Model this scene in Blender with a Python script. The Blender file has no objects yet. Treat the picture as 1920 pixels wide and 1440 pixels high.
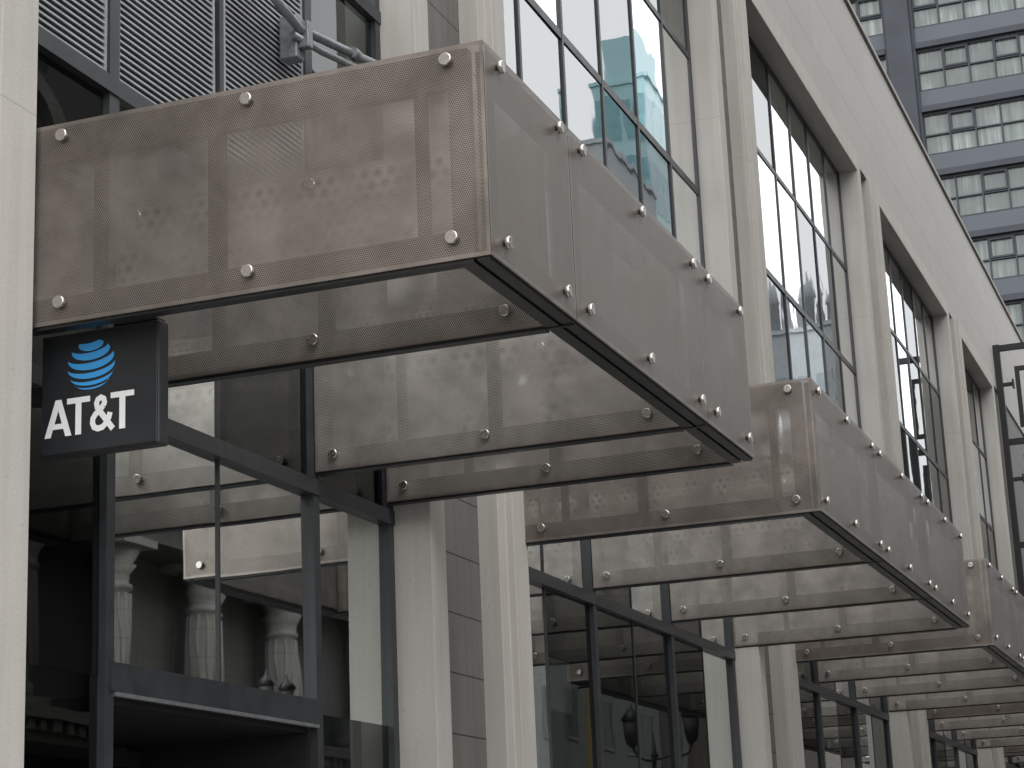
import bpy, bmesh, math, random
from mathutils import Vector, Matrix
random.seed(7)
scene = bpy.context.scene
col = scene.collection
G = 1.6   # eye height above the pavement

# ------------------------------------------------------------------ materials
def new_mat(name):
    m = bpy.data.materials.new(name); m.use_nodes = True
    nt = m.node_tree; nt.nodes.clear()
    out = nt.nodes.new('ShaderNodeOutputMaterial')
    return m, nt, out
class N:
    def __init__(s, nt): s.nt = nt
    def n(s, t, **kw):
        nd = s.nt.nodes.new(t)
        for k, v in kw.items(): setattr(nd, k, v)
        return nd
    def l(s, a, b): s.nt.links.new(a, b)
    def math(s, op, a, b=None, c=None):
        nd = s.n('ShaderNodeMath', operation=op)
        for i, v in enumerate((a, b, c)):
            if v is None: continue
            if isinstance(v, (int, float)): nd.inputs[i].default_value = v
            else: s.l(v, nd.inputs[i])
        return nd.outputs[0]
    def vmath(s, op, a, b=None):
        nd = s.n('ShaderNodeVectorMath', operation=op)
        for i, v in enumerate((a, b)):
            if v is None: continue
            if isinstance(v, (tuple, list)): nd.inputs[i].default_value = v
            else: s.l(v, nd.inputs[i])
        return nd.outputs['Value'] if op == 'LENGTH' else nd.outputs[0]
    def noise(s, vec, scale, detail=4, rough=.55):
        nd = s.n('ShaderNodeTexNoise'); nd.inputs['Scale'].default_value = scale
        nd.inputs['Detail'].default_value = detail; nd.inputs['Roughness'].default_value = rough
        if vec is not None: s.l(vec, nd.inputs['Vector'])
        return nd.outputs['Fac']
    def ramp(s, fac, stops):
        nd = s.n('ShaderNodeValToRGB'); e = nd.color_ramp.elements
        while len(e) < len(stops): e.new(.5)
        for i, (p, c) in enumerate(stops):
            e[i].position = p; e[i].color = (c[0], c[1], c[2], 1)
        s.l(fac, nd.inputs[0]); return nd.outputs[0]
    def mix(s, fac, a, b, mode='MIX'):
        nd = s.n('ShaderNodeMix', data_type='RGBA', blend_type=mode)
        for k, v in ((0, fac), (6, a), (7, b)):
            if isinstance(v, (int, float)): nd.inputs[k].default_value = v
            elif isinstance(v, tuple): nd.inputs[k].default_value = (v[0], v[1], v[2], 1)
            else: s.l(v, nd.inputs[k])
        return nd.outputs[2]
    def bump(s, h, strength, dist=.01):
        nd = s.n('ShaderNodeBump'); nd.inputs['Strength'].default_value = strength
        nd.inputs['Distance'].default_value = dist; s.l(h, nd.inputs['Height']); return nd.outputs[0]
    def bsdf(s, color=None, rough=.5, metal=0, normal=None, ior=None):
        p = s.n('ShaderNodeBsdfPrincipled')
        if isinstance(color, tuple): p.inputs['Base Color'].default_value = (*color, 1)
        elif color is not None: s.l(color, p.inputs['Base Color'])
        if isinstance(rough, (int, float)): p.inputs['Roughness'].default_value = rough
        else: s.l(rough, p.inputs['Roughness'])
        p.inputs['Metallic'].default_value = metal
        if ior: p.inputs['IOR'].default_value = ior
        if normal is not None: s.l(normal, p.inputs['Normal'])
        return p.outputs[0]

def simple(name, color, rough=.5, metal=0, var=.12, scale=6):
    m, nt, out = new_mat(name); q = N(nt)
    tc = q.n('ShaderNodeTexCoord')
    f = q.noise(tc.outputs['Object'], scale)
    lo = tuple(c*(1-var*2) for c in color); hi = tuple(min(1, c*(1+var*2)) for c in color)
    c = q.ramp(f, [(.3, lo), (.7, hi)])
    r = q.math('ADD', q.math('MULTIPLY', f, .2), rough-.1)
    q.l(q.bsdf(c, r, metal), out.inputs[0]); return m

def stone_mat(name, base, joint=0, jdark=.55, brick=None, streaky=.86, jw=.012, mortar=.38, amp=.065, pit=.6, off=.5):
    m, nt, out = new_mat(name); q = N(nt)
    tc = q.n('ShaderNodeTexCoord'); uv = tc.outputs['UV']
    big = q.noise(uv, .9, 5); fine = q.noise(uv, 55, 3, .7)
    st = q.n('ShaderNodeMapping'); st.inputs['Scale'].default_value = (5, .3, 1); q.l(uv, st.inputs[0])
    streak = q.noise(st.outputs[0], 1.6, 4)
    pits = q.noise(uv, 26, 5, .65)
    d = lambda k: tuple(c*k for c in base)
    c = q.ramp(big, [(.3, d(1-amp)), (.7, d(1+amp))])
    c = q.mix(1, c, q.ramp(streak, [(.36, (streaky, streaky*.99, streaky*.975)), (.6, (1, 1, 1))]), 'MULTIPLY')
    c = q.mix(1, c, q.ramp(pits, [(.29, (pit, pit*.97, pit*.93)), (.35, (1, 1, 1))]), 'MULTIPLY')
    c = q.mix(.6, c, q.ramp(fine, [(.35, (.82, .82, .81)), (.65, (1.0, 1.0, 1.0))]), 'MULTIPLY')
    h = q.math('ADD', q.math('MULTIPLY', fine, .5), pits)
    if joint:
        sx = q.n('ShaderNodeSeparateXYZ'); q.l(uv, sx.inputs[0])
        fr = q.math('FRACT', q.math('DIVIDE', sx.outputs[1], joint))
        j = q.math('LESS_THAN', fr, jw/joint)
        c = q.mix(j, c, q.mix(1, c, (jdark,)*3, 'MULTIPLY'))
        h = q.math('SUBTRACT', h, q.math('MULTIPLY', j, 2*(1-jdark)))
    if brick:
        b = q.n('ShaderNodeTexBrick'); q.l(uv, b.inputs['Vector']); b.offset = off
        b.inputs['Scale'].default_value = 1; b.inputs['Brick Width'].default_value = brick[0]; b.inputs['Row Height'].default_value = brick[1]
        b.inputs['Mortar Size'].default_value = .009; b.inputs['Mortar Smooth'].default_value = 0
        b.inputs['Color1'].default_value = (1, 1, 1, 1); b.inputs['Color2'].default_value = (.95, .95, .945, 1); b.inputs['Mortar'].default_value = (mortar, mortar, mortar, 1)
        c = q.mix(1, c, b.outputs['Color'], 'MULTIPLY')
    q.l(q.bsdf(c, .82, 0, q.bump(h, .2, .005)), out.inputs[0]); return m

def bronze(q, uv, base, metal=.8, cloud=1.0, r0=.24):
    big = q.noise(uv, 1.7, 6, .62); mp = q.n('ShaderNodeMapping'); mp.inputs['Scale'].default_value = (6, 1.4, 1); q.l(uv, mp.inputs[0])
    st = q.noise(mp.outputs[0], 1.5, 5); cl = q.noise(uv, 7, 6, .65)
    d = lambda k: tuple(c*k for c in base)
    c = q.ramp(big, [(.30, d(1-.28*cloud)), (.5, d(.98)), (.72, d(1+.34*cloud))])
    c = q.mix(.36*cloud, c, q.ramp(cl, [(.34, (.68, .67, .66)), (.62, (1.05, 1.05, 1.05))]), 'MULTIPLY')
    c = q.mix(.25, c, q.ramp(st, [(.35, (.8, .79, .78)), (.65, (1, 1, 1))]), 'MULTIPLY')
    r = q.math('ADD', q.math('MULTIPLY', big, .3), r0)
    nb = q.bump(q.noise(uv, 1.8, 2), .07, .03)
    return q.bsdf(c, r, metal, nb)

def perf_mat(name, base, pitch, r, **kw):
    m, nt, out = new_mat(name); q = N(nt)
    tc = q.n('ShaderNodeTexCoord'); uv = tc.outputs['UV']
    s3 = 1.7320508
    sc = q.vmath('MULTIPLY', uv, (1/pitch, 1/(pitch*s3), 0))
    ds = []
    for off in ((0, 0, 0), (.5, .5, 0)):
        f = q.vmath('FRACTION', q.vmath('ADD', sc, off))
        f = q.vmath('MULTIPLY', q.vmath('SUBTRACT', f, (.5, .5, 0)), (pitch, pitch*s3, 0))
        ds.append(q.vmath('LENGTH', f))
    hole = q.math('LESS_THAN', q.math('MINIMUM', ds[0], ds[1]), r)
    tr = q.n('ShaderNodeBsdfTransparent')
    mx = q.n('ShaderNodeMixShader'); q.l(hole, mx.inputs[0]); q.l(bronze(q, uv, base, **kw), mx.inputs[1]); q.l(tr.outputs[0], mx.inputs[2])
    q.l(mx.outputs[0], out.inputs[0]); return m
def bronze_mat(name, base):
    m, nt, out = new_mat(name); q = N(nt); tc = q.n('ShaderNodeTexCoord')
    q.l(bronze(q, tc.outputs['UV'], base), out.inputs[0]); return m

def glass_mat(name, ior, tint, refl=(.9, .95, .95)):
    m, nt, out = new_mat(name); q = N(nt)
    tc = q.n('ShaderNodeTexCoord')
    nb = q.bump(q.noise(tc.outputs['UV'], .9, 2), .06, .02)
    fr = q.n('ShaderNodeFresnel'); fr.inputs[0].default_value = ior
    gl = q.n('ShaderNodeBsdfGlossy'); gl.inputs['Roughness'].default_value = .012; gl.inputs['Color'].default_value = (*refl, 1)
    q.l(nb, gl.inputs['Normal'])
    tr = q.n('ShaderNodeBsdfTransparent'); tr.inputs[0].default_value = (*tint, 1)
    mx = q.n('ShaderNodeMixShader'); q.l(fr.outputs[0], mx.inputs[0]); q.l(tr.outputs[0], mx.inputs[1]); q.l(gl.outputs[0], mx.inputs[2])
    q.l(mx.outputs[0], out.inputs[0]); return m

def curtain_glass(name):
    m, nt, out = new_mat(name); q = N(nt)
    tc = q.n('ShaderNodeTexCoord'); uv = tc.outputs['UV']
    mp = q.n('ShaderNodeMapping'); mp.inputs['Scale'].default_value = (3, .12, 1); q.l(uv, mp.inputs[0])
    f = q.noise(mp.outputs[0], 1.6, 4)
    g = q.noise(uv, .33, 3)
    c = q.ramp(f, [(.35, (.10, .125, .115)), (.52, (.19, .225, .205)), (.70, (.36, .40, .38))])
    c = q.mix(q.ramp(g, [(.42, (0, 0, 0)), (.58, (.8, .8, .8))]), c, (.085, .11, .10))
    q.l(q.bsdf(c, .05, 0, None, 1.8), out.inputs[0]); return m

BR = (.345, .300, .270)
M = dict(
 stone = stone_mat('cast stone', (.50, .477, .443), joint=6.2, jdark=.72, jw=.008, streaky=.92, amp=.045),
 panel = stone_mat('stone panels', (.435, .425, .41), brick=(3.6, 1.2), streaky=.98, mortar=.60, amp=.025, pit=.88),
 recess = stone_mat('grey recess panels', (.165, .159, .15), joint=.52, jdark=.15),
 pave = stone_mat('pavement slabs', (.33, .32, .30), brick=(.9, .9)),
 kerb = stone_mat('granite kerb', (.36, .35, .34), joint=1.2),
 asphalt = simple('asphalt', (.05, .05, .052), .85, 0, .15, 30),
 frame = simple('charcoal frame paint', (.033, .0355, .039), .42, 0, .1),
 louvre = simple('grey louvre paint', (.30, .312, .325), .45, 0, .08),
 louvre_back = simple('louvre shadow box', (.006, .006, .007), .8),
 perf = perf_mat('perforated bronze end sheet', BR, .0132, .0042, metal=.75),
 perf_c = perf_mat('perforated bronze cross sheet', (.475, .435, .398), .0132, .0044, metal=.55),  # paler copy of the bronze: skylight put into the base colour
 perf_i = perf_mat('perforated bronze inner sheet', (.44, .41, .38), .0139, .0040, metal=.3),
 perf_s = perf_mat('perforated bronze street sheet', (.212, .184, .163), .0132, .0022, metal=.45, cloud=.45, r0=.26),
 bronze = bronze_mat('bronze rim', (.33, .290, .262)),
 tube = simple('dark bronze tube', (.068, .060, .053), .5, .3, .1),
 channel = simple('black channel', (.014, .016, .017), .42, 0, .15),
 steel = simple('brushed steel', (.60, .57, .53), .26, 1, .06, 40),
 galv = simple('galvanised steel', (.24, .25, .26), .42, .5, .1, 20),
 glass = glass_mat('store glass', 1.80, (.52, .56, .55), (.82, .86, .85)),
 glass_u = glass_mat('upper glass', 5.5, (.36, .41, .40), (.95, .97, .98)),
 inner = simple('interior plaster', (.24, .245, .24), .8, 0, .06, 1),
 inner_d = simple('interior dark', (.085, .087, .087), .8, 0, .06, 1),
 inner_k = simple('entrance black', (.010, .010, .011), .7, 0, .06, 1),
 inner_w = simple('interior white', (.66, .65, .62), .8, 0, .03, 1),
 coping = simple('bronze grey coping', (.22, .195, .175), .5, .2),
 sign = simple('charcoal sign face', (.020, .022, .025), .42, 0, .06),
 sign_side = simple('charcoal sign edge', (.034, .035, .037), .5, 0, .06),
 blue = simple('sign blue', (.055, .40, .88), .45, 0, .02),
 white = simple('sign white', (.90, .90, .89), .45, 0, .01),
 t_dark = simple('tower dark metal', (.045, .052, .064), .45, .2, .1, .6),
 t_light = simple('tower grey spandrel', (.100, .112, .132), .45, .2, .04, .2),
 t_glass = curtain_glass('tower curtain glass'),
 black = simple('black steel', (.012, .012, .013), .5, 0, .1),
 clad = stone_mat('grey cladding', (.20, .196, .19), joint=.8, jdark=.4),
 lime = stone_mat('limestone', (.27, .258, .238), joint=.7, jdark=.5),
 lime_d = stone_mat('dark limestone', (.115, .11, .104), joint=.7, jdark=.6),  # darker stone for the wall and entablature behind the columns
 grey_c = stone_mat('grey concrete', (.25, .25, .25), joint=1.1, jdark=.5),
 haze = stone_mat('hazed grey cladding', (.44, .475, .495), joint=4, jdark=.7),  # air haze of distant towers painted into the wall colour
 brick = stone_mat('brown brick', (.27, .225, .20), brick=(.5, .17)),
 teal_w = simple('teal spandrel', (.28, .46, .49), .25),  # far tower's teal, lightened by painted-in air haze
 wdark = simple('window dark', (.04, .042, .044), .5, 0, .1, .5),
 whaze = simple('hazed window', (.24, .28, .30), .12, 0, .1, .5),  # window tone greyed by the same painted air haze
 wteal = simple('window teal', (.13, .28, .31), .08, 0, .1, .5),
 lamp_glass = simple('lantern glass', (.045, .043, .04), .6),
 yellow = simple('banner yellow', (.50, .35, .08), .7, 0, .05),
 purple = simple('banner purple', (.17, .06, .24), .7, 0, .05),
)

# ------------------------------------------------------------------ mesh tools
class MB:
    def __init__(s): s.v = []; s.f = []; s.m = []; s.sm = []
    def face(s, pts, mi=0, sm=False):
        i = len(s.v); s.v += [Vector(p) for p in pts]; s.f.append(list(range(i, i+len(pts)))); s.m.append(mi); s.sm.append(sm)
    def box(s, x0, x1, y0, y1, z0, z1, mi=0):
        i = len(s.v)
        s.v += [Vector(p) for p in ((x0,y0,z0),(x1,y0,z0),(x1,y1,z0),(x0,y1,z0),(x0,y0,z1),(x1,y0,z1),(x1,y1,z1),(x0,y1,z1))]
        for q in ((0,3,2,1),(4,5,6,7),(0,1,5,4),(1,2,6,5),(2,3,7,6),(3,0,4,7)):
            s.f.append([i+k for k in q]); s.m.append(mi); s.sm.append(False)
        return s
    def prism(s, poly, z0, z1, mi=0):
        i = len(s.v); n = len(poly)
        s.v += [Vector((x, y, z0)) for x, y in poly] + [Vector((x, y, z1)) for x, y in poly]
        s.f.append([i+k for k in range(n)][::-1]); s.f.append([i+n+k for k in range(n)])
        for k in range(n): s.f.append([i+k, i+(k+1)%n, i+n+(k+1)%n, i+n+k])
        s.m += [mi]*(n+2); s.sm += [False]*(n+2); return s
    def lathe(s, c, prof, n=20, axis='z', mi=0):
        c = Vector(c); rings = []
        for r, h in prof:
            ring = []
            for k in range(n):
                a = 2*math.pi*k/n; u, w = r*math.cos(a), r*math.sin(a)
                p = {'z': (u, w, h), '-y': (u, -h, w), 'x': (h, u, w), 'y': (u, h, w)}[axis]
                ring.append(len(s.v)); s.v.append(c+Vector(p))
            rings.append(ring)
        for a, b in zip(rings, rings[1:]):
            for k in range(n):
                s.f.append([a[k], a[(k+1)%n], b[(k+1)%n], b[k]]); s.m.append(mi); s.sm.append(True)
        for rg in (rings[0], rings[-1]):
            s.f.append(list(rg)); s.m.append(mi); s.sm.append(False)
        return s
    def tube(s, pts, r, n=12, mi=0):
        pts = [Vector(p) for p in pts]; rings = []
        for i, p in enumerate(pts):
            d = (pts[min(i+1, len(pts)-1)]-pts[max(i-1, 0)]).normalized()
            a = d.cross(Vector((0, 0, 1)))
            if a.length < .1: a = d.cross(Vector((1, 0, 0)))
            a.normalize(); b = d.cross(a); ring = []
            for k in range(n):
                t = 2*math.pi*k/n; ring.append(len(s.v)); s.v.append(p+a*math.cos(t)*r+b*math.sin(t)*r)
            rings.append(ring)
        for a, b in zip(rings, rings[1:]):
            for k in range(n):
                s.f.append([a[k], a[(k+1)%n], b[(k+1)%n], b[k]]); s.m.append(mi); s.sm.append(True)
        for rg in (rings[0], rings[-1]): s.f.append(list(rg)); s.m.append(mi); s.sm.append(False)
        return s

def wloc(o):
    p = Vector((0, 0, 0))
    while o: p += o.location; o = o.parent
    return p
def mesh_of(name, mb, mats, org):
    me = bpy.data.meshes.new(name)
    me.from_pydata([v-org for v in mb.v], [], mb.f)
    for m in mats: me.materials.append(m)
    for p, mi, sm in zip(me.polygons, mb.m, mb.sm): p.material_index = mi; p.use_smooth = sm
    bm = bmesh.new(); bm.from_mesh(me); bmesh.ops.recalc_face_normals(bm, faces=bm.faces)
    uvl = bm.loops.layers.uv.new('uv')
    for f in bm.faces:
        n = f.normal; ax = max(range(3), key=lambda k: abs(n[k]))
        for lp in f.loops:
            c = lp.vert.co+org
            lp[uvl].uv = ((c.y, c.z), (c.x, c.z), (c.x, c.y))[ax]
    bm.to_mesh(me); bm.free()
    return me
def build(name, mb, mats, parent=None, bevel=0, loc=None):
    if not isinstance(mats, (list, tuple)): mats = [mats]
    org = Vector(loc) if loc is not None else (wloc(parent) if parent else Vector((0, 0, 0)))
    me = mesh_of(name, mb, mats, org)
    o = bpy.data.objects.new(name, me); col.objects.link(o)
    if parent: o.parent = parent; o.location = org-wloc(parent)
    else: o.location = org
    if bevel:
        b = o.modifiers.new('bevel', 'BEVEL'); b.width = bevel; b.segments = 2; b.limit_method = 'ANGLE'
    return o
def empty(name, loc):
    o = bpy.data.objects.new(name, None); o.empty_display_size = .3; col.objects.link(o); o.location = loc; return o
def tag(o, label, cat, group=None, kind=None):
    o['label'] = label; o['category'] = cat
    if group: o['group'] = group
    if kind: o['kind'] = kind
    return o
def copy_to(src, parent, wl):
    c = src.copy(); col.objects.link(c); c.parent = parent; c.location = Vector(wl)-wloc(parent); return c

# ------------------------------------------------------------------ ground
def ground(name, x0, x1, y0, y1, z, mat, label):
    mb = MB(); mb.face([(x0,y0,z),(x1,y0,z),(x1,y1,z),(x0,y1,z)])
    o = build(name, mb, mat); tag(o, label, name.split('_')[-1], kind='structure'); return o
ground('ground', -600, 600, -300, 900, -.15, M['asphalt'], 'flat ground sheet under the street and buildings')
ground('road', -1.4, 9, -60, 300, -.12, M['asphalt'], 'dark asphalt road along the facade')
for x0, x1, lb in ((-6.9, -1.58, 'pale slab pavement along the stone facade'), (9.18, 13, 'pale slab pavement on the far side of the road')):
    b = MB(); b.box(x0, x1, -60, 200, -.14, 0); tag(build('pavement', b, M['pave']), lb, 'pavement', kind='structure')
for x0, x1, lb in ((-1.58, -1.4, 'granite kerb on the facade side of the road'), (9, 9.18, 'granite kerb on the far side of the road')):
    b = MB(); b.box(x0, x1, -60, 200, -.14, .004); tag(build('kerb', b, M['kerb']), lb, 'kerb', kind='structure')
b = MB()
for k in range(30): b.box(3.72, 3.84, -40+k*7, -37+k*7, -.118, -.114)
tag(build('road_marking', b, M['white']), 'broken white centre line on the road', 'road marking', kind='structure')

# ------------------------------------------------------------------ main building
XF, XG = -6.28, -6.66
BAYS = [(9.32, 15.04), (17.35, 26.10), (28.35, 37.10), (39.35, 48.10), (50.35, 56.07)]
HEAD, PORT, TOP = 15.35, 15.75, 19.38
bld = tag(empty('stone_building', (-6.4, 33, 0)), 'long pale stone building with tall gridded windows between paired piers', 'building')
def pierA(s):
    b = MB(); b.prism([(-6.95,s),(XF,s),(XF,s+.31),(XF-.075,s+.31),(XF-.075,s+.50),(-6.95,s+.50)], 0, PORT); build('pier', b, M['stone'], bld, .008)
def pierB(e):
    b = MB(); b.prism([(-6.95,e),(XF,e),(XF,e-.36),(XF-.075,e-.36),(XF-.075,e-.55),(-6.95,e-.55)], 0, PORT); build('pier', b, M['stone'], bld, .008)
for i, (a, e) in enumerate(BAYS):
    pierB(a); pierA(e)
    b = MB(); b.box(-6.95, XF-.003, a-.003, e+.003, HEAD, PORT-.003); build('lintel', b, M['stone'], bld, .008)
    z = BAYS[i+1][0]-.55 if i < 4 else 57.8
    b = MB(); b.box(-6.98, -6.55, e+.49, z+.01, 0, PORT+.02); build('recess_panel', b, M['recess'], bld)
b = MB(); b.box(-6.98, -6.55, 7.5, 8.78, 0, PORT+.02); build('recess_panel', b, M['recess'], bld)
b = MB(); b.box(-6.95, XF, -15, 7.5, 0, PORT); build('blank_wall', b, M['stone'], bld)
b = MB(); b.box(-6.95, -6.40, -15, 72, PORT+.004, TOP); build('parapet_wall', b, M['panel'], bld)
b = MB(); b.box(-7.0, -6.34, -15.02, 72.02, TOP+.002, TOP+.11); build('coping', b, M['coping'], bld, .01)
b = MB(); b.box(-6.98, -6.45, 57.81, 72, 0, PORT); build('side_cladding', b, M['clad'], bld)
# rooms behind the glass
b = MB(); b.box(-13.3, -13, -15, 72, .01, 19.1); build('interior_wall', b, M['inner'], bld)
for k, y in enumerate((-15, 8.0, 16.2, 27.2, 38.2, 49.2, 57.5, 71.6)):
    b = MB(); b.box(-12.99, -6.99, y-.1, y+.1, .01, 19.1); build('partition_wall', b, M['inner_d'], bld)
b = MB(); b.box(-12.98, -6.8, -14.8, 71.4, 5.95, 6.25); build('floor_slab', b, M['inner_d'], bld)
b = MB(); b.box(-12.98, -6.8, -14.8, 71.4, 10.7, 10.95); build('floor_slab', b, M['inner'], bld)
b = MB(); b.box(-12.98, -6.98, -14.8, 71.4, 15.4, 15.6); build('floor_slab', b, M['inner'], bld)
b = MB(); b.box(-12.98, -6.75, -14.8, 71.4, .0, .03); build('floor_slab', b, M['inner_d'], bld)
b = MB(); b.box(-34, -6.96, -15, 72, 19.12, 19.3); b.box(-34, -13.31, -15, 72, 0, 19.11); build('rear_block', b, M['panel'], bld)
b = MB(); b.box(-8.07, -6.79, 14.5, 14.6, 4.40, 4.92); build('interior_bulkhead', b, M['inner_w'], bld)
b = MB(); b.box(-8.0, -6.8, 14.52, 14.58, .03, 4.38); build('interior_screen', b, M['inner_d'], bld)
for a, e in BAYS[1:4]:
    b = MB(); b.box(-8.6, -8.5, a+1, e-1.2, 4.1, 4.75); build('interior_bulkhead', b, M['inner_w'], bld)

def panes(ys, zs, mat, parent, skip=(), jit=.0035):
    b = MB()
    for y0, y1 in zip(ys, ys[1:]):
        for z0, z1 in zip(zs, zs[1:]):
            if any(sy0-.01 <= y0 and y1 <= sy1+.01 and sz0-.01 <= z0 and z1 <= sz1+.01 for sy0, sy1, sz0, sz1 in skip): continue
            ty, tz = random.uniform(-jit, jit), random.uniform(-jit, jit)
            b.face([(XG-ty-tz,y0,z0),(XG+ty-tz,y1,z0),(XG+ty+tz,y1,z1),(XG-ty+tz,y0,z1)])
    build('glass', b, mat, parent)
def window(name, ys, zs, vw, hw, mat, skip=(), only=(), dep=.05):
    # only: (transom height, y0, y1) limits a transom to part of the width
    b = MB(); x0, x1 = XG-.015, XG+dep
    blk = lambda y, z0, z1: any(s[0]+.02 < y < s[1]-.02 and s[2]-.01 <= z0 and z1 <= s[3]+.01 for s in skip)
    for i, y in enumerate(ys):
        w = vw[i]/2; yy0, yy1 = y-w, y+w
        if i == 0: yy0, yy1 = y+.002, y+vw[i]
        if i == len(ys)-1: yy0, yy1 = y-vw[i], y-.002
        xf = x1 if vw[i] > .03 else XG+.012
        for z0, z1 in zip(zs, zs[1:]):
            if not blk(y, z0, z1): b.box(x0, xf, yy0, yy1, z0, z1)
    for j, z in enumerate(zs):
        for y0, y1 in zip(ys, ys[1:]):
            if any(abs(z-oz) < .01 and not (oy0-.01 <= y0 and y1 <= oy1+.01) for oz, oy0, oy1 in only): continue
            if any(s[0]-.01 <= y0 and y1 <= s[1]+.01 and s[2]-.01 <= z < s[3]-.02 for s in skip): continue
            h = hw[j]/2
            z0, z1 = z-h, z+h
            if j == 0: z0, z1 = z+.003, z+hw[j]
            if j == len(zs)-1: z0, z1 = z-hw[j], z-.003
            b.box(x0+.003, x1+(.012 if hw[j] > .11 else -.004), y0+.001, y1-.001, z0, z1)
    o = build(name, b, M['frame'], bld)
    panes(ys, zs, mat, o, skip); return o
ZL = [0.02, 4.82, 6.22]
ZU = [6.25, 7.2, 9.25, 11.30, 13.35, HEAD]
for i, (a, e) in enumerate(BAYS):
    short = (e-a) < 7; n = 4 if short else 6
    if short: ys = [a, a+1.37, a+2.83, a+4.28, e]
    else: ys = [a+(e-a)*k/6 for k in range(7)]
    lw = [.10]+[(.10 if (k % 2 == 1 if short else k % 2 == 0) else .022) for k in range(1, n)]+[.10]
    if i == 0:
        sk = [(ys[1], ys[3], .02, 3.12)]
        lo = window('storefront_window', ys, [.02, 3.12, 4.82, 6.22], lw, [.1, .18, .12, .08], M['glass'], sk, [(3.12, ys[1], ys[3])])
        # door recess
        d = MB(); d.box(-8.2, XG-.02, ys[1]+.055, ys[1]+.085, .035, 3.0); d.box(-8.2, XG-.02, ys[3]-.085, ys[3]-.055, .035, 3.0)
        d.box(-8.2, XG-.02, ys[1]+.086, ys[3]-.086, 2.97, 3.02); build('door_recess', d, M['inner_k'], bld)
        for k in range(2):
            y0 = ys[1]+.12+k*1.33; y1 = y0+1.31
            d = MB(); d.box(-8.1, -8.04, y0, y0+.09, .04, 2.92); d.box(-8.1, -8.04, y1-.09, y1, .04, 2.92)
            d.box(-8.1, -8.04, y0+.091, y1-.091, 2.80, 2.92); d.box(-8.1, -8.04, y0+.091, y1-.091, .04, .25)
            dd = build('door', d, M['inner_k'], bld)
            d = MB(); d.face([(-8.07,y0+.09,.25),(-8.07,y1-.09,.25),(-8.07,y1-.09,2.8),(-8.07,y0+.09,2.8)]); build('glass', d, M['glass'], dd)
            hy = y1-.13 if k == 0 else y0+.13
            d = MB(); d.tube([(-7.98,hy,.8),(-7.98,hy,1.6)], .015); build('handle', d, M['steel'], dd)
        d = MB(); d.box(XG+.03, XG+.068, ys[1]+.05, ys[3]-.05, 3.003, 3.028); build('door_head_highlight', d, M['galv'], bld)  # pale strip standing in for light on the door head underside
        zs = [6.25, 6.98, 9.3, 11.3, 13.35, HEAD]
        skl = [(ys[0], ys[3], 6.98, 9.3)]
        up = window('upper_window', ys, zs, [.1, .12, .06, .12, .1], [.1, .12, .12, .1, .1, .1], M['glass_u'], [])
        for c in list(up.children): bpy.data.objects.remove(c)
        panes(ys, zs, M['glass'], up, skl)
        for k in range(3):
            y0, y1 = ys[k]+(.11 if k == 0 else .065), ys[k+1]-.065
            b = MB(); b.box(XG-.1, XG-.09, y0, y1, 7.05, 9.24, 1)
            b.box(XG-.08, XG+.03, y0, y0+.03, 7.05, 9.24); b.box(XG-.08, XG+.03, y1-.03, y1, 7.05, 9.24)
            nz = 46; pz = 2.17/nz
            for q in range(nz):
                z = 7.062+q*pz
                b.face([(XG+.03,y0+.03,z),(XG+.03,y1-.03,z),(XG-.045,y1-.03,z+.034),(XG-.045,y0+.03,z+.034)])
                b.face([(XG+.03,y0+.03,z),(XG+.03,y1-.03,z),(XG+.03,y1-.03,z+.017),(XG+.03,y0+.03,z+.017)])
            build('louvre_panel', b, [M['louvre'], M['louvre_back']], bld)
    else:
        window('storefront_window', ys, ZL, lw, [.1, .12, .08], M['glass'])
        window('upper_window', ys, ZU, [.1]+[.06]*(n-1)+[.1], [.1, .1, .08, .1, .08, .1], M['glass_u'], dep=.022)

# ------------------------------------------------------------------ canopies
XS, XW = -3.51, -6.60
ZB, ZT = 4.936, 6.136
bolt_mb = MB(); bolt_mb.lathe((0,0,0), [(.017,-.005),(.017,.014),(.036,.014),(.0375,.018),(.0375,.034),(.033,.040),(.031,.0395)], 24, '-y')
bolt_me = mesh_of('bolt_head', bolt_mb, [M['steel']], Vector((0,0,0)))
def bolt(parent, p, rz=0):
    o = bpy.data.objects.new('bolt_head', bolt_me); col.objects.link(o); o.parent = parent
    o.location = Vector(p)-wloc(parent); o.rotation_euler = (0, random.uniform(0, 3), 0) if rz == 0 else (0, 0, rz)
def sheet(mb, f, u0, u1, v0, v1, rim=.02):
    P = lambda u, v: f(u, v)
    a, b_, c, d = u0+rim, u1-rim, v0+rim, v1-rim
    mb.face([P(a,c),P(b_,c),P(b_,d),P(a,d)], 0)
    for q in ([(u0,v0),(u1,v0),(b_,c),(a,c)], [(u1,v0),(u1,v1),(b_,d),(b_,c)], [(u1,v1),(u0,v1),(a,d),(b_,d)], [(u0,v1),(u0,v0),(a,c),(a,d)]):
        mb.face([P(*p) for p in q], 1)
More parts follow.
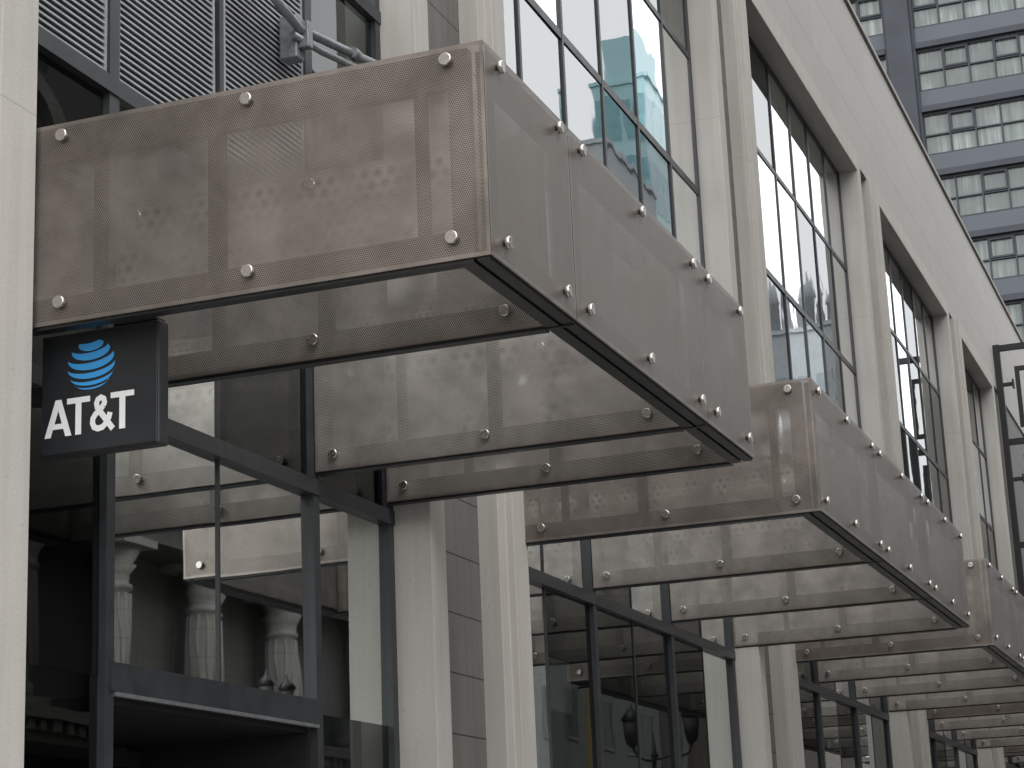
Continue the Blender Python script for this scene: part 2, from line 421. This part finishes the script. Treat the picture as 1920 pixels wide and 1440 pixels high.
def canopy(ys, label):
    root = tag(empty('canopy', (XW, (ys[0]+ys[-1])/2, ZB)), label, 'canopy', 'perforated bronze canopies along the facade')
    fr = MB(); ch = MB()
    for k, y in enumerate(ys):
        end = k in (0, len(ys)-1)
        xr = XS if end else XS-.185
        b = MB(); sheet(b, lambda u, v: (u, y, v), XW, xr-.002, ZB, ZT)
        b.box(XW, xr-.002, y+.0005, y+.012, ZB-.004, ZB+.008, 1); b.box(XW, xr-.002, y+.0005, y+.012, ZT-.008, ZT+.004, 1)
        o = build('end_panel' if end else 'cross_panel', b, [M['perf' if k == 0 else 'perf_c'], M['bronze']], root)
        bx = (-6.11, -4.92, -3.72) if k == 0 else (-6.44, -5.2, -3.95)
        for x in bx:
            bolt(o, (x, y, ZB+.115)); bolt(o, (x, y, ZT-.08))
        t0, t1 = y+.022, y+.085
        fr.box(XW, xr-.1, t0, t1, ZT-.22, ZT-.012); fr.box(XW, xr-.1, t0, t1, ZB+.012, ZB+.16)
        vs = [XW+.05, -5.89, -5.14, -3.90, xr-.16]
        for j, x in enumerate(vs):
            w = (.06, .03, .045, .03, .06)[j]
            fr.box(x-w, x+w, t0+.003, t1-.003, ZB+.161, ZT-.221)
        b = MB(); sheet(b, lambda u, v: (u, y+.12, v), XW, XS-.2, ZB+.02, ZT-.02); build('inner_panel', b, [M['perf_i'], M['bronze']], root)
        ch.box(XW, xr-.19 if end else xr-.02, y+.016, y+.095, ZB-.022, ZB+.010)
    for k, (y0, y1) in enumerate(zip(ys, ys[1:])):
        b = MB(); ya, yb = y0+(.002 if k == 0 else .004), y1-.004
        sheet(b, lambda u, v: (XS, u, v), ya, yb, ZB, ZT, .022)
        b.box(XS-.012, XS-.0005, ya, yb, ZB-.004, ZB+.008, 1); b.box(XS-.012, XS-.0005, ya, yb, ZT-.008, ZT+.004, 1)
        o = build('street_panel', b, [M['perf_s'], M['bronze']], root)
        L = yb-ya; pts = [ya+.2, yb-.2] if L < 1.8 else [ya+.2, (ya+yb)/2, yb-.2]
        for p in pts:
            for z in (ZB+.115, ZT-.08): bolt(o, (XS, p, z), math.pi/2)
        fr.box(XS-.085, XS-.022, ya+.1, yb-.01, ZT-.20, ZT-.012); fr.box(XS-.085, XS-.022, ya+.1, yb-.01, ZB+.012, ZB+.16)
        fr.box(XS-.082, XS-.025, ya+.1, ya+.2, ZB+.161, ZT-.201); fr.box(XS-.082, XS-.025, yb-.12, yb-.02, ZB+.161, ZT-.201)
        b = MB(); sheet(b, lambda u, v: (XS-.185, u, v), ya+.13, yb, ZB+.02, ZT-.02); build('inner_panel', b, [M['perf_i'], M['bronze']], root)
    y0, y3 = ys[0], ys[-1]
    ch.box(XS-.085, XS-.016, y0+.016, y3-.003, ZB-.020, ZB+.008); ch.box(XS-.188, XS-.105, y0+.016, y3-.003, ZB-.024, ZB+.007)
    ch.box(XS-.104, XS-.086, y0+.02, y3-.01, ZB+.001, ZB+.006)
    for y in ys[1:-1]: ch.box(XS-.19, XS-.014, y-.012, y+.012, ZB-.030, ZB-.0245)
    build('frame', fr, M['tube'], root); build('bottom_channel', ch, M['channel'], root)
    return root
canopy([9.34, 10.71, 13.57, 14.90], 'nearest bronze perforated canopy, with the dark square sign under its left corner')
canopy([17.29, 20.22, 23.15, 26.08], 'second bronze perforated canopy, just behind the nearest one')
canopy([28.29, 31.22, 34.15, 37.08], 'third bronze perforated canopy, cut by the lower right edge of the picture')
canopy([39.29, 42.22, 45.15, 48.08], 'fourth bronze perforated canopy, mostly below the third at bottom right')
canopy([50.29, 51.66, 54.52, 55.85], 'farthest bronze perforated canopy, in the extreme bottom right corner')

# ------------------------------------------------------------------ hanging sign
SX0, SX1, SY0, SY1, SZ0, SZ1 = -6.395, -5.625, 9.58, 9.70, 4.235, 4.955
sg = tag(empty('hanging_sign', ((SX0+SX1)/2, 9.64, SZ0)), 'dark square blade sign with blue striped globe and white letters', 'sign')
b = MB(); b.box(SX0, SX1, SY0+.012, SY1, SZ0, SZ1); build('housing', b, M['sign_side'], sg, .012)
b = MB(); b.box(SX0+.008, SX1-.008, SY0, SY0+.011, SZ0+.008, SZ1-.008); build('face', b, M['sign'], sg, .004)
b = MB(); b.box(SX0-.26, SX0+.002, 9.61, 9.67, 4.56, 4.66); b.box(SX0-.275, SX0-.255, 9.57, 9.71, 4.50, 4.72)
build('wall_bracket', b, M['black'], sg)
b = MB(); b.tube([(SX1-.12,9.64,SZ1-.01),(SX1-.12,9.64,4.99)], .02); b.box(SX1-.3, SX1-.02, 9.59, 9.69, 4.957, 4.972); build('top_mount', b, M['black'], sg)
gb = MB(); gc = Vector((-6.06, 0, 4.747)); R = .157; tl = math.radians(22); rot = math.radians(3)
bands = [(63, 11.5), (39, 8.6), (17, 7.8), (-4, 7.0), (-25, 6.2), (-46, 5)]
def gp(phi, lam):
    x = math.cos(phi)*math.sin(lam); z = math.sin(phi)*math.cos(tl)-math.cos(phi)*math.cos(lam)*math.sin(tl)
    x, z = x*math.cos(rot)-z*math.sin(rot), x*math.sin(rot)+z*math.cos(rot)
    return (gc.x+R*x, SY0-.004, gc.z+R*z)
for ph, hw in bands:
    n = 32
    for k in range(n):
        q = []
        for kk in (k, k+1):
            lam = math.radians(-88+176*kk/n); cc = math.cos(lam*.94-.2); s = (.10+.90*cc**.7) if cc > 0 else .1
            q.append((lam, math.radians(hw)*s))
        p = math.radians(ph)
        gb.face([gp(p-q[0][1], q[0][0]), gp(p-q[1][1], q[1][0]), gp(p+q[1][1], q[1][0]), gp(p+q[0][1], q[0][0])])
build('emblem', gb, M['blue'], sg)
# letters drawn as flat plates: x in letter units, z from 0 to 1
lb = MB(); LX0, LZ0, LH, LW = -6.362, 4.342, .218, .585
TOT = 2.84
def LP(x, z, d): return (LX0+x/TOT*LW, SY0-.003-d, LZ0+z*LH)
def lpoly(pts, d=0.001): lb.face([LP(x, z, d) for x, z in pts])
def letter_A(o):
    lpoly([(o,0),(o+.20,0),(o+.53,1),(o+.34,1)], .001)
    lpoly([(o+.67,0),(o+.87,0),(o+.53,1),(o+.34,1)], .0016)
    lpoly([(o+.17,.21),(o+.70,.21),(o+.64,.355),(o+.23,.355)], .0022)
def letter_T(o):
    lpoly([(o,.845),(o+.74,.845),(o+.74,1),(o,1)], .001); lpoly([(o+.275,0),(o+.465,0),(o+.465,.845),(o+.275,.845)], .001)
def ribbon(pts, w, d):
    L, Rr = [], []
    for i, p in enumerate(pts):
        a = Vector(pts[max(i-1, 0)]); c = Vector(pts[min(i+1, len(pts)-1)]); t = (c-a).normalized(); nn = Vector((-t.y, t.x))*w/2
        L.append(Vector(p)+nn); Rr.append(Vector(p)-nn)
    for i in range(len(pts)-1): lpoly([L[i], L[i+1], Rr[i+1], Rr[i]], d)
letter_A(0); letter_T(.71)
o_ = 1.42
ribbon([(o_+.76,.03),(o_+.36,.52),(o_+.26,.66),(o_+.235,.77),(o_+.275,.865),(o_+.37,.91),(o_+.465,.865),(o_+.49,.77),(o_+.45,.68)], .165, .001)
ribbon([(o_+.45,.68),(o_+.36,.59),(o_+.20,.47),(o_+.125,.36),(o_+.115,.25),(o_+.17,.135),(o_+.29,.085),(o_+.43,.11),(o_+.55,.21),(o_+.63,.34),(o_+.67,.48)], .165, .0018)
letter_T(2.10)
build('lettering', lb, M['white'], sg)

# ------------------------------------------------------------------ conduit above the nearest canopy
cd = tag(empty('steel_conduit', (-6.4, 13.1, 8.0)), 'grey galvanised conduit with clamp bracket above the nearest canopy', 'conduit')
b = MB(); b.tube([(-6.45,12.3,8.52),(-6.42,13.05,8.34),(-6.38,13.3,8.36),(-6.32,14.9,8.62)], .036); build('pipe', b, M['galv'], cd)
b = MB(); b.tube([(-6.45,13.0,8.28),(-6.38,13.35,8.26),(-6.33,14.8,8.50)], .028); build('pipe', b, M['galv'], cd)
b = MB(); b.box(-6.60, -6.45, 13.06, 13.20, 8.12, 8.48); b.box(-6.449, -6.36, 13.09, 13.17, 8.20, 8.42); build('clamp_bracket', b, M['galv'], cd, .01)
for p in ((-6.345,13.9,8.455), (-6.33,14.6,8.57)):
    b = MB(); b.lathe(p, [(.05,-.05),(.05,.05)], 12, 'y'); build('coupling', b, M['galv'], cd)

# ------------------------------------------------------------------ black steel frame at the far end
bf = tag(empty('steel_blade_frame', (-5.6, 58.2, 0)), 'tall black steel frame of square tubes at the far end of the facade', 'steel frame')
for x in (-6.3, -4.2):
    b = MB(); b.box(x-.09, x+.09, 58.1, 58.28, 0, 17.1); build('post', b, M['black'], bf)
for z in (17.0, 14.2, 11.2, 8.2, 5.2):
    b = MB(); b.box(-6.208, -4.292, 58.12, 58.26, z-.09, z+.08); build('crossbar', b, M['black'], bf)
for z in (15.9, 13.1, 10.1, 7.1):
    b = MB(); b.box(-6.209, -5.95, 58.14, 58.24, z-.05, z+.05); b.box(-5.949, -5.9, 58.05, 58.33, z-.12, z+.12); build('bracket', b, M['black'], bf)
for z0, z1 in ((14.6, 16.4), (11.6, 13.8), (8.6, 10.8)):
    b = MB()
    b.box(-5.85, -5.72, 58.14, 58.24, z0, z1); b.box(-4.7, -4.57, 58.14, 58.24, z0, z1); b.box(-5.35, -5.29, 58.14, 58.24, z0+.131, z1-.131)
    b.box(-5.719, -4.701, 58.14, 58.24, z1-.13, z1); b.box(-5.719, -4.701, 58.14, 58.24, z0, z0+.13)
    build('inner_frame', b, M['black'], bf)

# ------------------------------------------------------------------ far tower
TY = 95
tw = tag(empty('residential_tower', (-20, TY, 0)), 'dark blue grey high rise with gridded green windows rising behind the roofline', 'tower')
b = MB(); b.box(-40, -4, TY+.5, TY+20, 0, 66); build('core_wall', b, M['t_dark'], tw)
cx = [-40.4, -31.4, -22.4, -13.4, -4.4]
for x in cx:
    b = MB(); b.box(x-.6, x+.6, TY-.35, TY+.49, 0, 66); b.box(x-.75, x-.605, TY-.05, TY+.49, 0, 66); b.box(x+.605, x+.75, TY-.05, TY+.49, 0, 66); build('column', b, M['t_dark'], tw)
for k in range(-11, 6):
    zt = 46.0+3.4*k
    for xa, xb in zip(cx, cx[1:]):
        x0, x1 = xa+.76, xb-.76
        b = MB(); b.box(x0, x1, TY+.05, TY+.49, zt-3.08, zt-2.26); build('spandrel', b, M['t_light'], tw)
        b = MB(); b.box(x0-.0, x1+.0, TY-.12, TY+.485, zt+.01, zt+.31); build('ledge', b, M['t_dark'], tw)
        if k < -8: continue
        b = MB(); w = (x1-x0)
        b.box(x0, x1, TY+.15, TY+.4, zt-.1, zt); b.box(x0, x1, TY+.15, TY+.4, zt-2.24, zt-2.14)
        n = 6
        for j in range(n+1):
            x = x0+w*j/n; b.box(x-.04, x+.04, TY+.16, TY+.39, zt-2.13, zt-.11)
        for j in range(n):
            xx0, xx1 = x0+w*j/n+.042, x0+w*(j+1)/n-.042
            b.box(xx0, xx1, TY+.17, TY+.38, zt-1.2, zt-1.13)
            if (j*2+k) % 5 < 2:   # opening sash with thicker frame
                b.box(xx0, xx0+.07, TY+.12, TY+.37, zt-1.12, zt-.11); b.box(xx1-.07, xx1, TY+.12, TY+.37, zt-1.12, zt-.11)
                b.box(xx0+.071, xx1-.071, TY+.12, TY+.37, zt-.2, zt-.11); b.box(xx0+.071, xx1-.071, TY+.12, TY+.37, zt-1.12, zt-1.03)
        o = build('window', b, M['t_dark'], tw)
        b = MB(); b.face([(x0,TY+.3,zt-2.2),(x1,TY+.3,zt-2.2),(x1,TY+.3,zt-.05),(x0,TY+.3,zt-.05)]); build('glass', b, M['t_glass'], o)
b = MB(); b.box(-41.2, -3.6, TY-.4, TY+20.2, 66, 67); build('roof', b, M['t_dark'], tw)

# ------------------------------------------------------------------ across the street (seen mirrored in the glass)
def opposite(name, label, x0, x1, y0, y1, h, wall, win, fl, z0, nw, ww, wh, cat='building', front=False):
    r = tag(empty(name, ((x0+x1)/2, (y0+y1)/2, 0)), label, cat)
    b = MB(); b.box(x0, x1, y0, y1, -.1, h); build('wall', b, wall, r)
    b = MB(); b.box(x0-.4, x1+.4, y0-.3, y1+.02, h+.002, h+.7); build('cornice', b, wall, r)
    z = z0; cnt = 0
    src = {}
    sides = ['x']+(['y'] if front else [])
    while z+wh < h-.5:
        for sd in sides:
            for k in range(nw):
                if cnt >= 98: break
                if sd == 'x': c = (x0, y0+(y1-y0)*(k+.5)/nw, z)
                else: c = (x0+(x1-x0)*(k+.5)/nw, y0, z)
                if sd not in src:
                    b = MB()
                    def bx(u0, u1, d0, d1, za, zb, mi=0):
                        if sd == 'x': b.box(x0-d1, x0-d0, c[1]+u0, c[1]+u1, za, zb, mi)
                        else: b.box(c[0]+u0, c[0]+u1, y0-d1, y0-d0, za, zb, mi)
                    bx(-ww/2-.12, ww/2+.12, -.05, .06, z-.15, z-.002); bx(-ww/2-.1, -ww/2, -.05, .05, z, z+wh); bx(ww/2, ww/2+.1, -.05, .05, z, z+wh)
                    bx(-ww/2+.001, ww/2-.001, -.05, .02, z, z+wh, 1)
                    src[sd] = build('window', b, [wall, win], r, loc=c)
                else: copy_to(src[sd], r, c)
                cnt += 1
        z += fl
    return r
cl = opposite('classical_building', 'limestone building with columned upper storey across the street, mirrored in the lower glass', 13, 30, 12, 64, 27, M['lime_d'], M['wdark'], 5.2, 1.4, 11, 2.2, 3.2)
for k in range(12):
    y = 14.6+4.55*k
    b = MB(); b.lathe((12.2,y,0), [(.62,6.7),(.62,6.95),(.5,7.05),(.5,7.2),(.46,9.3),(.43,9.55),(.50,9.6),(.50,9.68),(.44,9.72),(.46,9.95),(.58,10.15),(.50,10.2),(.70,10.6)], 18); b.box(11.4, 13.0, y-.8, y+.8, 10.605, 10.8); b.box(11.5, 12.9, y-.7, y+.7, 6.42, 6.695)
    for j in range(14):   # shallow fillets between the flutes
        t = 2*math.pi*j/14; b.tube([(12.2+.495*math.cos(t),y+.495*math.sin(t),7.25),(12.2+.445*math.cos(t),y+.445*math.sin(t),9.5)], .035, 5)
    build('column', b, M['lime'], cl)
b = MB(); b.box(11.3, 12.99, 12, 64, 5.7, 6.15); b.box(11.0, 12.99, 12, 64, 6.155, 6.41)
for k in range(104): b.box(11.1, 11.29, 12.1+k*.5, 12.35+k*.5, 5.9, 6.15)
build('ledge', b, M['lime'], cl)
b = MB(); b.box(11.5, 12.98, 12, 64, 10.81, 11.7); b.box(10.9, 12.99, 12, 64, 11.705, 12.2); build('entablature', b, M['lime_d'], cl)
for k in range(11):   # stone arches around the upper windows
    yc = 12+52*(k+.5)/11; b = MB(); n = 14; zz = 20.3
    for j in range(n):
        a0, a1 = math.pi*j/n, math.pi*(j+1)/n
        p = lambda r, a, x: (x, yc+r*math.cos(a), zz+r*math.sin(a))
        b.face([p(1.25,a0,12.7),p(1.25,a1,12.7),p(1.7,a1,12.7),p(1.7,a0,12.7)]); b.face([p(1.25,a0,12.7),p(1.25,a1,12.7),p(1.25,a1,13.0),p(1.25,a0,13.0)]); b.face([p(1.7,a0,12.7),p(1.7,a1,12.7),p(1.7,a1,13.0),p(1.7,a0,13.0)])
    b.box(12.72, 12.99, yc-1.7, yc-1.25, 16.5, 20.299); b.box(12.72, 12.99, yc+1.25, yc+1.7, 16.5, 20.299)
    build('arch', b, M['lime'], cl)
opposite('office_block', 'low grey concrete office block beside the columned building across the street', 14, 30, 65, 95, 20, M['grey_c'], M['wdark'], 3.6, 5, 8, 1.5, 2.0)
bn = tag(empty('street_banner', (13.9, 79.2, 6)), 'yellow and purple cloth banners on a pole of the office block', 'banner')
b = MB(); b.tube([(14.02,79.2,10.7),(12.5,79.2,10.7)], .04); build('pole', b, M['black'], bn)
b = MB(); b.box(13.25, 13.42, 79.19, 79.21, 5.5, 10.64); build('cloth', b, M['purple'], bn)
b = MB(); b.box(13.50, 13.66, 79.19, 79.21, 5.5, 10.64); build('cloth', b, M['yellow'], bn)
opposite('brick_building', 'brown brick building mirrored in the glass of the third bay', 13.5, 30, 97, 150, 24, M['brick'], M['wdark'], 3.6, 4, 14, 1.6, 2.1)
opposite('plain_block', 'long grey building farthest down the street, mirrored in the far windows', 14, 34, 153, 230, 26, M['grey_c'], M['wdark'], 3.8, 4, 16, 2.6, 2.2)
tt = opposite('glass_tower', 'tall teal glass tower with stepped top mirrored in the upper glass', 78, 93, 330, 348, 148, M['teal_w'], M['wteal'], 12, 4, 4, 3.2, 9, 'tower', True)
b = MB(); b.box(80, 87, 331, 346, 148.71, 158); build('upper_storey', b, M['teal_w'], tt)
opposite('slab_tower', 'grey slab tower mirrored in the left panes of the second window', 62, 78, 250, 275, 104, M['haze'], M['whaze'], 10, 4, 4, 2.4, 6, 'tower', True)
go = opposite('spired_tower', 'old stone tower with pointed pinnacles mirrored in the third window', 42.5, 54, 300, 316, 88, M['haze'], M['whaze'], 8, 4, 4, 1.5, 5, 'tower', True)
for k in range(5):
    hh = (6, 9, 13, 9, 6)[k]
    b = MB(); b.lathe((43.6+k*2.3,301.2,0), [(.9,88.71),(.9,88.7+hh*.5),(1.15,88.7+hh*.52),(.06,88.7+hh)], 8); build('pinnacle', b, M['haze'], go)

# street lamps on the near kerb
def lamp(x, y, zl, label, ang, sc=1):
    r = tag(empty('street_lamp', (x, y, 0)), label, 'street lamp', 'black twin lantern lamps along the kerb')
    dx, dy = math.cos(ang)*sc, math.sin(ang)*sc
    b = MB(); b.lathe((x,y,0), [(.2,0),(.2,.3),(.13,.5),(.09,.9),(.06,1.2),(.05,zl-.6),(.09,zl-.55),(.05,zl-.5),(.02,zl-.1)], 14); build('post', b, M['black'], r)
    b = MB(); b.tube([(x+dx*t,y+dy*t,zl+h*sc) for t, h in ((-.48,-.35),(-.4,-.55),(-.15,-.62),(.15,-.62),(.4,-.55),(.48,-.35))], .025); build('cross_arm', b, M['black'], r)
    for s in (-.48, .48):
        b = MB(); b.lathe((x+dx*s,y+dy*s,zl), [(.05*sc,-.36*sc),(.1*sc,-.30*sc),(.16*sc,.12*sc),(.19*sc,.16*sc),(.15*sc,.26*sc),(.05*sc,.36*sc),(.02*sc,.46*sc)], 12); o = build('lantern', b, M['black'], r)
        b = MB(); b.lathe((x+dx*s,y+dy*s,zl), [(.115*sc,-.24*sc),(.163*sc,.1*sc)], 12); build('lantern_glass', b, M['lamp_glass'], o)
lamp(-1.75, 22.8, 4.45, 'black twin lantern street lamp nearer the camera, mirrored in the first bay', math.pi/2, .6)
lamp(-2.3, 37.4, 5.0, 'black twin lantern street lamp mirrored in the lower glass of the second bay', 0)

# ------------------------------------------------------------------ light
w = bpy.data.worlds.new('World'); scene.world = w; w.use_nodes = True
nt = w.node_tree; bg = nt.nodes['Background']
sky = nt.nodes.new('ShaderNodeTexSky'); sky.sky_type = 'NISHITA'; sky.sun_disc = False
EL, AZ = math.radians(52), math.radians(125)
sky.sun_elevation = EL; sky.sun_rotation = AZ; sky.air_density = 1.6; sky.dust_density = 4; sky.ozone_density = 1
hs = nt.nodes.new('ShaderNodeHueSaturation'); hs.inputs['Saturation'].default_value = .06; hs.inputs['Value'].default_value = 1.9
nt.links.new(sky.outputs[0], hs.inputs['Color'])
mx = nt.nodes.new('ShaderNodeMix'); mx.data_type = 'RGBA'; mx.inputs[0].default_value = .7
nt.links.new(hs.outputs[0], mx.inputs[6]); mx.inputs[7].default_value = (12.9, 13.1, 13.3, 1)   # cloud layer over the sky
nt.links.new(mx.outputs[2], bg.inputs[0]); bg.inputs[1].default_value = .15
sd = bpy.data.lights.new('sun', 'SUN'); sd.energy = .6; sd.angle = math.radians(35); sd.color = (1, .98, .95)
so = bpy.data.objects.new('sun', sd); col.objects.link(so)
dirv = Vector((math.sin(AZ)*math.cos(EL), math.cos(AZ)*math.cos(EL), math.sin(EL)))
so.rotation_euler = dirv.to_track_quat('Z', 'Y').to_euler(); so.location = dirv*60

# ------------------------------------------------------------------ camera
cam = bpy.data.cameras.new('camera'); co = bpy.data.objects.new('camera', cam); col.objects.link(co)
F = 3790.0
Yc = Vector((1480, -936, -F)).normalized(); Zc = Vector((-548, 13827, -F)); Zc = (Zc-Yc*Zc.dot(Yc)).normalized(); Xc = Yc.cross(Zc)
Rm = Matrix((Xc, Yc, Zc)).to_4x4()
co.matrix_world = Matrix.Translation((0, 0, G)) @ Rm
cam.sensor_fit = 'HORIZONTAL'; cam.sensor_width = 36; cam.lens = 36*F/1920; cam.clip_end = 2000; cam.clip_start = .05
scene.camera = co
scene.view_settings.view_transform = 'Standard'; scene.view_settings.look = 'None'; scene.view_settings.exposure = 0
